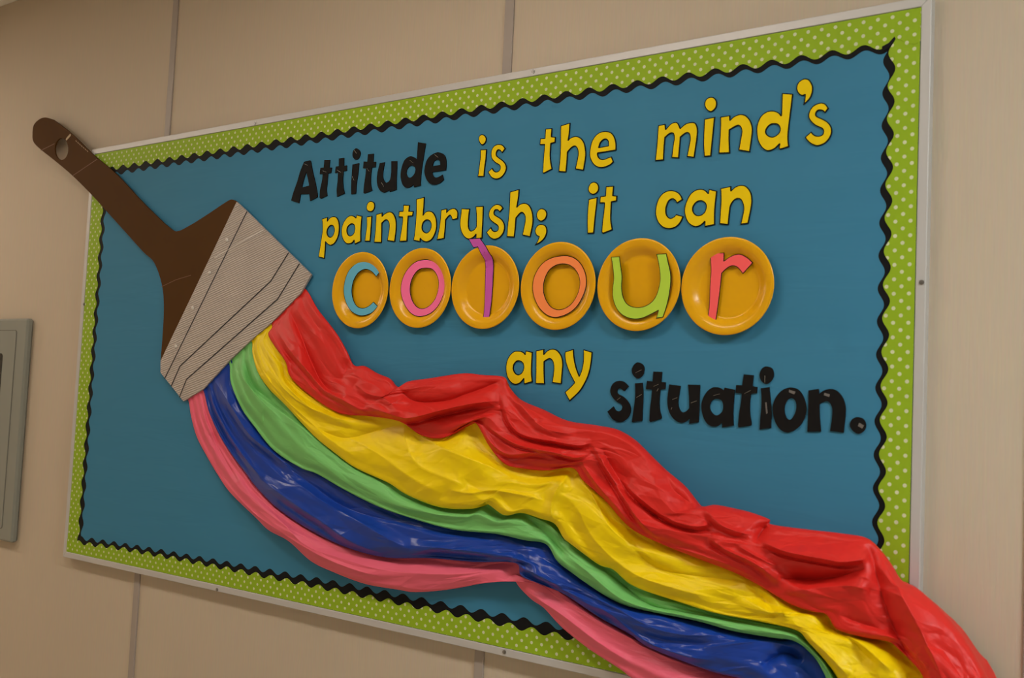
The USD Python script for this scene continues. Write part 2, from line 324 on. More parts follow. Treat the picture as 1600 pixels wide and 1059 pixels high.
letter('black', 't', '600,212! 690,210! 680,335! 720,335! 710,420! 660,430! 645,600 635,700 645,800! 540,850! 520,830! 530,700 560,560 575,440! 522,442! 535,340! 590,335!', A, 'black letter t right after the capital A', [((575, 390), (635, 410))])
letter('black', 't', '840,185! 925,175! 922,308! 970,300! 970,385! 912,395! 905,560 915,680 935,760! 810,818! 805,700 820,560 828,415! 775,425! 790,320! 840,310!', A, 'black letter t just left of the first black i', [((810, 375), (875, 415))])
letter('black', 'i', '290,125 340,170 345,230 310,295 265,308 222,260 222,190 250,140 / 218,390! 325,370! 310,520 285,700 272,870! 198,882! 195,760 205,600', B, 'black letter i in the first word Attitude', [((250, 155), (285, 205)), ((215, 590), (245, 650))])
letter('black', 't', '475,222! 568,212! 558,345! 603,345! 598,432! 535,440! 520,600 522,730 540,820! 415,870! 400,860! 410,730 435,560 445,452! 392,452! 405,342! 465,345!', B, 'black letter t between i and u in Attitude', [((460, 455), (497, 505))])
letter('black', 'u', '670,368! 752,352! 735,430 718,560 730,640 765,688 800,685 840,640 858,540 860,440 860,338! 955,335! 950,500 945,650 945,805! 835,845! 830,810! 790,835 735,853 680,825 640,760 622,660 630,540 655,430', B, 'black letter u in the first word Attitude', [((700, 690), (737, 755))])
letter('black', 'd', '455,128! 580,148! 545,380 510,600 497,780 495,845! 388,870! 382,825! 340,860 270,882 215,850 180,770 168,670 185,550 230,430 290,375 345,360 400,385 435,410! 445,280 / - 350,510 400,540 415,590 390,660 340,710 290,705 262,650 268,590 300,535', C, 'black letter d in the first word Attitude', [((320, 425), (380, 472))])
letter('black', 'e', '760,300 800,296 870,322 910,380 922,480 915,590! 690,622! 695,660 720,700 765,712 820,690 858,665! 880,745! 820,800 740,828 660,815 600,750 565,650 565,560 595,440 650,360 720,315 / - 690,525! 715,450 770,415 815,440 825,505!', C, 'black letter e that ends the first word Attitude', [((735, 335), (790, 380))])
letter('yellow', 'i', '250,155 295,180 315,235 295,300 245,335 205,300 185,235 205,175 / 215,408! 320,402! 310,560 290,700 275,855! 170,860! 190,720 210,560', Dd, 'yellow letter i of the word is, after Attitude')
letter('yellow', 's', '632,390! 575,465! 540,425 505,420 482,460 485,505 530,545 590,590 635,650 648,720 620,800 560,870 480,900 410,880 360,820 340,775! 412,710! 440,755 485,775 530,750 545,705 525,665 460,625 410,570 390,500 400,420 440,350 510,318 580,330', Dd, 'yellow letter s of the word is, after Attitude')
letter('yellow', 't', '180,222! 290,212! 282,350! 348,358! 342,450! 272,470! 262,650 272,780 295,890! 150,965! 132,950! 140,800 155,600 165,490! 85,490! 95,382! 172,378!', E_, 'yellow letter t that begins the word the')
letter('yellow', 'h', '432,170! 590,122! 580,280 560,410! 600,370 680,345 760,370 820,450 845,560 850,660 835,780 812,915! 670,892! 700,760 718,650 712,570 680,520 640,520 590,560 548,610! 540,760 522,942! 395,935! 415,760 428,500 428,300', E_, 'yellow letter h of the word the in the top line')
letter('yellow', 'e', '1350,580! 1045,630! 1055,680 1095,720 1150,725 1215,700 1275,680! 1308,770! 1240,830 1120,870 1020,850 950,780 912,680 915,570 945,440 1000,345 1080,280 1170,262 1260,280 1320,350 1350,460 / - 1068,530! 1090,460 1135,410 1180,400 1215,430 1222,500!', E_, 'yellow letter e, the only yellow e on the board')
letter('yellow', 'm', '192,485! 310,460! 320,545! 400,460 470,430 520,445 560,530! 570,520! 650,455 750,430 810,445 840,510 848,600 830,760 790,1020! 665,1005! 695,850 718,720 710,640 680,610 640,620 565,680! 555,800 535,1030! 412,1020! 440,800 455,700 445,630 410,615 360,640 308,690! 295,850 285,1062! 140,1073! 165,850 180,650', F_, "yellow letter m of the word mind's")
letter('yellow', 'i', '195,108 255,125 288,190 275,270 215,330 160,325 115,275 100,210 130,140 / 100,440! 258,408! 245,550 225,750 200,1000! 95,1010! 85,820 90,620', G_, "yellow letter i of the word mind's")
letter('yellow', 'n', '340,408! 485,385! 488,455! 550,400 640,368 720,385 790,460 825,570 820,690 785,940! 612,912! 640,760 660,640 650,580 620,545 580,550 480,605! 478,750 485,955! 312,960! 330,750 340,550', G_, "yellow letter n of the word mind's")
letter('yellow', 'd', '340,205! 480,215! 465,350 440,550 420,750 430,890! 315,925! 296,910! 308,858! 240,920 160,945 90,910 35,820 15,700 25,600 70,500 150,440 235,430 300,455 330,490! 335,350 / - 230,600 285,610 312,655 300,710 245,755 195,758 150,730 135,690 155,645 185,615', H_, "yellow letter d, the only yellow d on the board")
letter('yellow', "'", '640,20 690,40 730,110 730,190 700,270 650,325 610,355! 625,300 632,230! 590,240 545,210 522,150 540,80 590,35', H_, "yellow apostrophe before the last s of the top line")
letter('yellow', 's', '935,400! 885,460! 850,430 800,430 775,465 785,500 850,530 920,570 965,630 975,710 940,790 880,850 790,880 710,855 650,800 632,765! 712,695! 750,735 800,750 850,735 865,690 840,655 770,625 710,575 675,510 690,430 740,365 820,330 890,340', H_, "yellow letter s after the apostrophe, at the end of the top line")
I_ = (490, 325, 13.24); J_ = (560, 305, 10.59); K_ = (640, 300, 11.77); L_ = (750, 290, 10.59); MM = (910, 280, 11.77); N_ = (1020, 280, 10.0); O_ = (785, 530, 10.59); P_ = (945, 560, 10.08); Q_ = (1030, 570, 9.625); R_ = (1140, 565, 8.825); S_ = (1240, 590, 10.59)
letter('yellow', 'p', '165,222! 285,185! 285,265! 340,195 420,170 480,200 520,290 530,420 515,550 470,670 410,745 340,775 280,740 245,700! 238,850 222,1045! 95,1015! 130,800 160,600 180,450 178,330 / - 365,360 410,385 428,450 415,520 380,580 340,595 300,575 275,510 285,440 320,385', I_, 'yellow letter p that begins the word paintbrush')
letter('yellow', 'a', '890,135! 998,165! 985,330 975,500 975,690! 848,750! 835,670! 790,725 710,745 650,715 600,640 572,520 580,400 620,290 690,190 770,150 830,165 875,200! / - 790,330 840,360 850,440 820,530 760,568 710,545 688,470 700,400 740,350', I_, 'yellow letter a of the word paintbrush')
letter('yellow', 'i', '210,95 255,120 268,180 245,250 195,275 145,255 130,200 145,140 175,105 / 132,355! 222,340! 215,450 205,600 190,765! 100,765! 120,620 135,500', J_, 'yellow letter i of the word paintbrush')
letter('yellow', 'n', '290,315! 392,285! 392,345! 440,300 515,270 570,295 610,370 625,470 620,600 598,770! 472,752! 500,600 508,500 495,440 465,410 430,420 388,460! 385,600 380,785! 255,782! 275,600 285,450', J_, 'yellow letter n of the word paintbrush')
letter('yellow', 't', '742,155! 845,162! 835,260! 908,262! 895,345! 822,348! 812,500 802,762! 675,768! 700,620 725,450 730,365! 662,362! 670,262! 738,260!', J_, 'yellow letter t of the word paintbrush')
letter('yellow', 'b', '118,128! 270,88! 262,250 248,420! 290,365 350,345 420,365 475,450 495,560 490,680 450,800 390,885 310,918 240,900 195,855! 188,915! 65,890! 90,750 108,550 118,350 / - 325,515 375,545 395,610 375,690 330,740 285,740 240,700 228,640 245,570 280,530', K_, 'yellow letter b, the only b on the board')
letter('yellow', 'r', '575,325! 685,300! 682,370! 730,320 800,295 850,310 885,370 880,490! 780,515! 765,460 740,430 710,450 662,510! 655,650 635,855! 495,882! 530,720 560,520', K_, 'yellow letter r of the word paintbrush')
letter('yellow', 'u', '950,298! 1105,305! 1090,420 1080,560 1085,650 1110,700 1140,710 1190,680 1222,640! 1225,450 1212,262! 1355,255! 1350,450 1340,650 1330,850! 1215,862! 1220,780! 1170,835 1090,868 1020,840 960,760 925,640 925,520 940,400', K_, 'yellow letter u of the word paintbrush')
letter('yellow', 's', '382,370! 325,440! 290,405 250,405 232,440 245,480 300,515 360,560 400,630 405,710 380,790 320,860 235,890 165,860 120,805 100,770! 178,685! 205,735 245,752 285,740 300,700 285,660 230,620 170,570 140,500 150,420 200,345 270,305 340,320', L_, 'yellow letter s of the word paintbrush')
letter('yellow', 'h', '492,100! 648,55! 635,200 610,350! 660,305 730,285 800,310 850,390 875,500 875,620 830,850! 695,820! 725,680 745,560 735,490 700,450 660,460 595,535! 585,680 565,855! 438,848! 455,650 480,400', L_, 'yellow letter h that ends the word paintbrush')
letter('yellow', ';', '1030,375 1080,400 1105,460 1085,540 1020,590 960,570 930,500 945,430 985,385 / 1015,635 1075,655 1105,720 1095,810 1050,890 980,950 905,985! 945,920 975,845! 930,820 905,750 930,680 970,645', L_, 'yellow semicolon after the word paintbrush')
letter('yellow', 'i', '210,45 270,70 300,140 285,220 225,275 160,275 110,225 105,150 145,75 / 112,365! 275,325! 262,470 235,700 208,995! 90,1000! 85,800 92,580', MM, 'yellow letter i of the word it, after the semicolon')
letter('yellow', 't', '430,128! 575,120! 560,295! 635,300! 630,400! 535,420! 525,600 525,760 552,930! 370,1000! 350,970! 365,780 390,590 402,440! 312,440! 328,310! 420,302!', MM, 'yellow letter t of the word it, after the semicolon')
letter('yellow', 'c', '468,315! 375,375! 345,330 300,310 250,340 215,420 205,500 225,570 275,605 325,585 365,545! 475,575! 440,660 370,740 270,775 170,760 90,690 45,580 40,470 70,340 130,240 210,185 300,170 390,200 440,255', N_, 'yellow letter c of the word can')
letter('yellow', 'a', '875,150! 1002,180! 985,330 970,500 968,710! 805,745! 810,665! 740,725 660,745 580,710 520,630 490,500 510,380 570,250 650,175 740,150 810,165 865,215! / - 750,340 810,370 830,430 805,510 750,555 690,560 640,520 625,460 645,400 690,355', N_, 'yellow letter a of the word can')
letter('yellow', 'n', '1055,140! 1220,105! 1222,175! 1290,115 1380,88 1460,110 1530,200 1552,320 1540,440 1490,690! 1365,710! 1395,580 1415,470 1405,390 1370,320 1320,305 1260,340 1215,420 1200,520 1180,715! 1038,700! 1050,500 1060,320', N_, 'yellow letter n of the word can')
letter('yellow', 'a', '382,185! 495,210! 485,400 482,550 495,705! 355,745! 352,655! 290,725 210,750 140,715 80,630 55,510 65,380 110,275 190,200 280,190 340,210 375,245! / - 270,360 330,390 350,460 325,540 270,580 215,560 180,490 190,420 225,375', O_, 'yellow letter a of the word any, below the plates')
letter('yellow', 'n', '552,185! 685,160! 685,245! 750,180 840,155 920,195 980,290 1000,410 990,540 975,740! 818,720! 838,580 848,460 830,370 790,325 745,335 690,370! 690,550 698,740! 545,735! 550,550 552,370', O_, 'yellow letter n of the word any, below the plates')
letter('yellow', 'y', '1035,205! 1175,160! 1185,300 1220,470 1270,605! 1310,500 1335,350 1338,165! 1485,208! 1470,380 1430,570 1360,730 1270,870 1110,1025! 1028,875! 1120,790 1190,715! 1110,560 1050,400 1030,280', O_, 'yellow letter y, the only y on the board')
letter('black', 's', '370,435! 305,515! 250,472 210,475 190,510 205,555 280,595 350,660 400,750 400,850 360,930 290,985 210,995 130,960 80,900 40,835! 135,755! 165,810 210,830 255,815 275,765 255,715 190,680 120,610 85,520 105,430 160,370 240,350 310,375', P_, 'black letter s that begins the last word situation', [((190, 655), (245, 615))])
letter('black', 'i', '530,62 590,90 620,160 600,250 540,310 490,305 440,250 425,180 450,110 490,70 / 475,390! 590,380! 602,520 598,700 585,980! 425,1000! 445,850 470,680 480,520', P_, 'black letter i between s and t in situation', [((485, 225), (575, 180)), ((500, 615), (580, 565))])
letter('black', 't', '765,205! 898,210! 885,370! 955,375! 950,480! 872,490! 858,650 862,800 890,920 880,950! 715,1000! 700,980! 710,800 735,600 742,490! 645,482! 665,350! 750,360!', P_, 'black letter t left of the u in situation', [((770, 440), (845, 405)), ((822, 515), (842, 475))])
letter('black', 'u', '150,292! 318,315! 300,430 282,560 300,660 345,712 400,700 450,650! 445,450 432,295! 610,300! 605,500 598,700 590,860! 450,885! 458,800! 400,850 320,868 240,830 170,750 130,640 122,520 135,400', Q_, 'black letter u of the last word situation', [((200, 520), (270, 492)), ((180, 670), (192, 640)), ((480, 570), (560, 542))])
letter('black', 'a', '985,340! 1130,372! 1120,550 1110,700 1115,910! 945,942! 945,865! 880,915 800,925 720,880 660,780 632,640 650,520 710,410 790,345 870,335 930,355 965,385! / - 860,510 930,530 960,600 950,690 900,745 840,755 785,710 758,640 775,560 815,520', Q_, 'black letter a, the only lower case black a', [((815, 462), (910, 435))])
letter('black', 't', '195,175! 328,185! 312,335! 378,348! 372,435! 292,440! 278,580 280,720 300,850 290,880! 120,905! 115,870! 130,720 155,560 168,440! 80,430! 90,320! 172,325!', R_, 'black letter t right of the a in situation', [((205, 440), (290, 395))])
letter('black', 'i', '515,65 580,90 605,160 590,240 530,300 480,300 430,255 412,180 435,110 470,75 / 430,365! 545,350! 560,500 575,700 568,910! 412,935! 420,800 435,640 438,500', R_, 'black letter i beside the o in situation', [((488, 195), (486, 285))], [[(490, 560), (510, 560), (525, 710), (505, 720)]])
letter('black', 'o', '830,355 930,375 1000,450 1045,560 1055,680 1020,800 950,900 850,965 760,970 680,915 620,810 592,680 600,580 650,470 730,390 / - 850,500 900,530 920,610 905,700 860,780 820,800 780,770 755,690 760,600 800,525', R_, 'black letter o of the last word situation', (), [[(822, 385), (910, 415), (890, 450), (818, 420)]])
letter('black', 'n', '245,210! 415,185! 420,270! 500,210 620,185 720,220 810,330 855,470 855,620 825,910! 600,880! 630,700 640,540 620,450 580,400 530,390 470,410 425,440! 430,650 450,890! 225,895! 235,650 242,420', S_, 'black letter n, the last letter of the sentence', (), [[(510, 250), (600, 275), (590, 318), (500, 290)]])
letter('black', '.', '1065,650 1150,680 1195,770 1170,870 1080,925 990,890 930,800 950,710 1000,665', S_, 'round black full stop at the end of the sentence', (), [[(1085, 745), (1165, 790), (1135, 840), (1065, 800)]])

# ---------------------------------------------------------------- plates and the coloured letters on them
PROFILE = [(0.0005, .0032), (0.030, .0032), (0.054, .0032), (0.0575, .0036), (0.060, .0046), (0.064, .0078), (0.069, .0120), (0.0735, .0150), (0.078, .0166), (0.084, .0177), (0.088, .0176), (0.0900, .0166), (0.0903, .0156)]
BACK = [(0.0895, .0150), (0.084, .0166), (0.078, .0156), (0.0735, .0140), (0.069, .0110), (0.064, .0068), (0.060, .0036), (0.0575, .0024), (0.054, .0020), (0.0005, .0020)]
def plate_depth(r): return np.interp(r, [p[0] for p in PROFILE], [p[1] for p in PROFILE])
def plate_mesh(cx, cz, seg=96):
    prof = PROFILE + BACK; th = np.arange(seg) * 2 * np.pi / seg; n = len(prof)
    v = np.array([(cx + r * np.cos(a), -(d + .0), cz + Z0 + r * np.sin(a)) for r, d in prof for a in th])
    f = []
    for i in range(n):
        k = (i + 1) % n
        for j in range(seg):
            q = (j + 1) % seg; f += [(i * seg + j, k * seg + j, k * seg + q), (i * seg + j, k * seg + q, i * seg + q)]
    return trimesh.Trimesh(v, f, process=False)
M_sheet = {n: paper('letter_paper_' + n, c, 0.7, 0.05, var=0.03, spec=.08) for n, c in {'teal': (.13, .44, .60), 'pink': (.95, .17, .36), 'magenta': (.56, .10, .42), 'orange': (.96, .27, .08), 'lime': (.46, .66, .06), 'coral': (.96, .12, .12)}.items()}
T_ = (510, 380, 7.565); U_ = (700, 365, 6.833); V_ = (805, 370, 7.062); W_ = (925, 365, 6.621); X_ = (1055, 360, 6.231)
PL = [(1.153, .7522, 'first plate, holding the teal c', 'c', 'teal', T_, 0.0105, '635,335! 588,395! 540,340 480,310 420,320 360,370 315,460 300,560 315,660 360,740 430,765 500,740 555,690! 608,745! 540,820 450,855 370,850 290,800 230,700 203,580 215,450 260,330 340,245 430,212 520,222 590,270'),
      (1.338, .7523, 'second plate, holding the pink o', 'o', 'pink', T_, 0.0100, '1170,190 1260,210 1340,270 1390,390 1400,530 1360,670 1290,780 1200,845 1090,868 1000,830 930,740 885,620 880,500 910,390 970,290 1060,215 / - 1180,295 1250,310 1300,370 1325,460 1315,560 1280,660 1210,740 1130,770 1060,740 1010,660 990,560 1000,460 1040,370 1100,310'),
      (1.5204, .7491, 'third plate, holding the purple l', 'l', 'magenta', U_, None, '248,62! 375,55! 430,140 475,240! 478,290 465,560 450,750 435,895! 368,895! 375,750 382,500 388,280! 345,150! 298,158!'),
      (1.7056, .7467, 'fourth plate, holding the orange o', 'o', 'orange', V_, 0.0120, '540,205 640,225 720,290 775,400 785,530 745,660 670,780 570,855 450,890 350,865 260,780 205,660 190,540 215,420 290,300 400,230 / - 530,300 610,320 680,390 710,490 695,600 640,710 560,780 470,800 390,765 335,680 312,580 325,470 375,370 450,315'),
      (1.8907, .7439, 'fifth plate, holding the green u', 'u', 'lime', W_, 0.0188, '195,240! 285,235! 298,340 312,440 308,560 325,660 370,730 450,760 540,750 620,700 670,620 700,500 700,400 685,300 665,210! 770,205! 790,300 812,400 815,500 800,630 770,760 735,865! 662,878! 685,795! 600,840 500,880 400,880 310,840 250,770 215,670 212,560 222,460 212,340'),
      (2.0732, .7361, 'sixth plate, holding the coral red r', 'r', 'coral', X_, 0.0090, '335,218! 478,215! 475,295! 540,250 620,228 690,255 758,312! 658,425! 610,365 560,345 510,365 455,415! 440,560 420,720 395,893! 308,885! 328,740 335,560 345,400 342,290')]
names = {'teal': 'teal blue', 'pink': 'bright pink', 'magenta': 'purple', 'orange': 'orange', 'lime': 'lime green', 'coral': 'coral red'}
for cx, cz, which, glyph, col, crop, dep, text in PL:
    t = thing('party_plate', f'round orange-yellow party plate, {which}', 'plate', (cx, -0.001, cz + Z0), 'orange-yellow party plates')
    part('plate_dish', plate_mesh(cx, cz), M_plate, t, smooth=50)
    d = 0.010 if dep is None else dep
    poly = shape(text, *crop, d)
    t = thing('letter_' + glyph, f'{names[col]} paper letter {glyph} stuck on the ' + which.split(' plate')[0] + ' plate', 'letter', (poly.centroid.x, -d, poly.centroid.y + Z0))
    rim = slab(poly, d - .0010, d - .0003); face = slab(poly.buffer(-0.0013), d - .0003, d)
    if dep is None:        # the long l lies in the dish below and bends out over the rim at the top
        def warp(m):
            m = m.subdivide_to_size(0.006); v = m.vertices.copy()
            zz = v[:, 2] - Z0 - cz; target = np.interp(zz, [-.09, -.055, -.03, .045, .058, .075, .092, .12], [.0105, .0070, .0055, .0060, .0085, .0175, .0200, .0225])
            new = target + (-v[:, 1] - d)
            # keep the outline where the photograph shows it by following the line of sight
            k = (new + CAM[1] * -1 * 0 - (-v[:, 1]))
            v[:, 1] = -new; m.vertices = v; return m
        rim, face = warp(rim), warp(face)
    base = part('paper_edge', rim, M_ink, t); part('paper_face', face, M_sheet[col], base)

# ---------------------------------------------------------------- cardboard paintbrush
BD0, BD1 = 0.0060, 0.0115
def pxpoly(pts, corner=None, depth=BD1):
    P = np.array(pts, float)
    return Polygon(at(spline(P, corner or [False] * len(P)), depth)).buffer(0)
HANDLE = '50.4,209.5 52.4,195.3 61,186.3 70.8,183.4 82.2,186.5! 110.5,208 147.3,243.5 181.3,271.8 215.3,308.6 243.6,337 260.6,352.5 275,361.3 294.6,353 322,336 352.5,315.7 362,311.5 369.5,315! 250.6,563.7! 254,518 255.7,477 252.3,443 240.5,410 223.8,393.6 198.3,365.3 170,334 144.5,305.8 113.3,274.6 85,250.6 65.2,235 52.4,222.2'
P, Cn = read(HANDLE)
hp = Polygon(at(spline(P, Cn), BD1)).buffer(0)
hole = Polygon(at([(95.7 + 10.6 * math.cos(a) , 232.7 + 17 * math.sin(a)) for a in np.linspace(0, 2 * np.pi, 40)[:-1]], BD1))
fp = Polygon(at([(369.5, 315), (384.8, 329.3), (450.4, 393.8), (486, 428.8), (470, 457), (425.5, 502.5), (393.3, 529.7), (357.5, 563.7), (316.8, 608), (300, 618), (286.3, 626.8), (267.5, 602.8), (259, 592.6), (250.6, 582), (250.6, 563.7)], BD1)).buffer(0)
cc = fp.centroid
brush = thing('paintbrush', 'giant cardboard paintbrush with brown handle and silver ferrule, upper left of the board', 'paintbrush', (cc.x, -BD0, cc.y + Z0))
h = part('handle', slab(hp.difference(hole).difference(fp), BD0, BD1 - .0006), M_handle, brush, label='brown painted cardboard handle with a round hanging hole')
def creaseline(pts, w, d=BD1 - .0006): return slab(LineString(at(pts, d)).buffer(w), d - .0002, d + .0002)
part('crease_line', creaseline([(113.3, 274.6), (132, 262), (152, 248.5)], .0011), M_crease, h)
part('crease_line', creaseline([(64, 235), (85, 224.5)], .0011), M_crease, h)
part('crease_line', creaseline([(252, 448), (275, 437), (298, 430)], .0007), M_crease, h)
part('torn_edge', creaseline([(104, 217.5), (109.5, 211)], .004), M_cardedge, h)
for k in range(7):
    a = np.array([118.5 + 2.9 * k, 219.6 + 2.6 * k]); part('torn_edge', creaseline([a, a + (1.2, 1.8)], .0010), M_cardedge, h)
def ribbed(poly, a, b, pitch, amp):
    """Corrugated card: a slab whose front rises and falls in parallel ridges running along a-b."""
    u = np.array(b) - np.array(a); u = u / np.linalg.norm(u); n = np.array([-u[1], u[0]]); V, F = [], []
    c = np.array(poly.exterior.coords) @ n; step = pitch / 6
    for k in range(int(math.floor(c.min() / step)), int(math.ceil(c.max() / step))):
        strip_ = Polygon([*(np.array([[-9, k * step], [9, k * step], [9, (k + 1) * step], [-9, (k + 1) * step]]) @ np.array([u, n]))])
        g = poly.intersection(strip_)
        for q in getattr(g, 'geoms', [g]):
            if q.geom_type != 'Polygon' or q.area < 1e-9: continue
            P_ = np.array(q.exterior.coords)[:-1]
            if not q.exterior.is_ccw: P_ = P_[::-1]
            d_ = BD1 - amp + amp * np.cos(2 * np.pi * (P_ @ n) / pitch); i0 = len(V)
            V += [(x, -dd, z + Z0) for (x, z), dd in zip(P_, d_)]; F += [(i0, i0 + j, i0 + j + 1) for j in range(1, len(P_) - 1)]
    front = trimesh.Trimesh(np.array(V), np.array(F), process=True)
    return join(front, slab(poly, BD0, BD1 - 2 * amp))
fe = part('ferrule', ribbed(fp, at([(300, 500)], BD1)[0], at([(371, 468)], BD1)[0], .0058, .00042), M_ferrule, brush, smooth=40, label='silver painted corrugated cardboard ferrule')
for ln in ([(385.5, 331), (257.4, 591)], [(450.4, 395.5), (423.2, 439), (281.2, 572), (267.6, 602.8)], [(467.4, 412.5), (434, 467), (291.4, 592.6), (280.5, 619.8)]):
    part('drawn_line', creaseline(ln, .0017, BD1), M_line, fe)
for px in ((354.2, 375.1), (327.7, 426.1), (300.9, 481.2), (274.4, 541)):
    x, z = at([px], BD1)[0]
    b = trimesh.creation.icosphere(2, 1.0); b.apply_scale((.0055, .0040, .0055)); b.apply_translation((x, -BD1, z + Z0))
    part('push_pin', b, M_pin, fe, smooth=True)
for a, b in (((373, 325.5), (378, 331)), ((411, 362), (416, 368)), ((368.5, 373), (374, 376)), ((451, 406), (455, 409)), ((474, 436), (478, 440)), ((341, 432), (345, 435)), ((308, 498), (313, 501)), ((277, 558), (281, 562))):
    part('staple', staple_mesh(np.array([a, b]), BD1 + .0002, .0006), M_staple, fe)

part('crease_line', creaseline([(335.5, 402.3), (372, 381), (411, 359.5)], .0012, BD1), M_worn, fe)
# ---------------------------------------------------------------- the rainbow of plastic sheets
def resample(P, n, smooth=0):
    P = np.asarray(P, float); d = np.r_[0, np.cumsum(np.linalg.norm(np.diff(P, axis=0), axis=1))]
    fine = spline(P, [False] * len(P), closed=False, step=8)
    d = np.r_[0, np.cumsum(np.linalg.norm(np.diff(fine, axis=0), axis=1))]
    t = np.linspace(0, d[-1], n); return np.stack([np.interp(t, d, fine[:, 0]), np.interp(t, d, fine[:, 1])], 1)
def px(text): return read(text)[0]
def stroke_height(X, strokes):
    """Folds: polylines with a height and a width on either side (above / below the line in the flow direction)."""
    h = np.zeros(len(X))
    for pts, amp, wu, wd in strokes:
        S = spline(px(pts), [False] * len(px(pts)), closed=False, step=5); L_ = len(S) - 1
        best = np.full(len(X), 1e9); sgn = np.zeros(len(X)); par = np.zeros(len(X))
        for i in range(L_):
            a, b = S[i], S[i + 1]; ab = b - a; l2 = ab @ ab + 1e-9
            t = np.clip(((X - a) @ ab) / l2, 0, 1); q = X - (a + t[:, None] * ab); d = np.hypot(q[:, 0], q[:, 1])
            u = d < best; best[u] = d[u]; sgn[u] = np.sign(ab[0] * q[u, 1] - ab[1] * q[u, 0]); par[u] = (i + t[u]) / L_
        w = np.where(sgn < 0, wu, wd)
        taper = np.sin(np.pi * np.clip(np.minimum(par, 1 - par) * 1.7, 0, .5))
        x = best / w
        h += 1.35 * amp * taper * np.where(x < 2.2, np.exp(-x * 1.1) * (1 - (x / 2.2) ** 3), 0)
        if amp > 0 and wd < wu: h -= 0.7 * amp * taper ** 2 * np.where(sgn > 0, np.exp(-((x - 1.15) / .55) ** 2), 0)     # the crevice under an overhanging fold
    return h
def crumple(s, t, seed, long_amp, facet_amp, n_long=5.0):
    """Creased plastic: flat triangular facets meeting in sharp folds, drawn out along the run of the sheet, over a few slow lengthwise waves."""
    rs = np.random.RandomState(seed); p = np.stack([s, t, np.zeros_like(s)], -1)
    w1 = meshkit.fbm(p * (4, 1.6, 1), 2, seed) - .5
    h = long_amp * np.sin(2 * np.pi * (t * n_long * .5 + 2.0 * w1 + .13 * seed))
    h = h + .0036 * np.exp(-s / .09) * np.sin(2 * np.pi * (t * 4.2 + 1.2 * w1 + .3 * seed))          # gathered where the brush holds it
    for cell_s, cell_t, amp in ((.075, .30, facet_amp), (.030, .17, facet_amp * .46), (.012, .085, facet_amp * .15)):
        ns, nt = int(1.8 / cell_s), int(1.6 / cell_t)
        gs, gt = np.meshgrid(np.arange(ns + 2), np.arange(nt + 2), indexing='ij')
        q = np.c_[((gs + rs.uniform(-.46, .46, gs.shape) + .5 * (gt % 2)) * cell_s - .1).ravel(), ((gt + rs.uniform(-.42, .42, gt.shape)) * cell_t - .3).ravel()]
        z = rs.uniform(-1, 1, len(q))
        h = h + amp * LinearNDInterpolator(q / (cell_s, cell_t), z, fill_value=0.0)(np.stack([s / cell_s, t / cell_t], -1))
    return h
HANG = {'RT': '1640,1400 1668,1700 1672,2000 1668,2240', 'RB': '1500,1400 1502,1700 1492,1950 1488,2135', 'YB': '1368,1400 1378,1700 1366,1930 1367,2070',
        'GB': '1322,1400 1312,1700 1316,1930 1310,2035', 'BB': '1244,1400 1232,1650 1236,1860 1228,1985', 'PB': '1142,1380 1126,1600 1134,1800 1124,1935'}
NE = 260
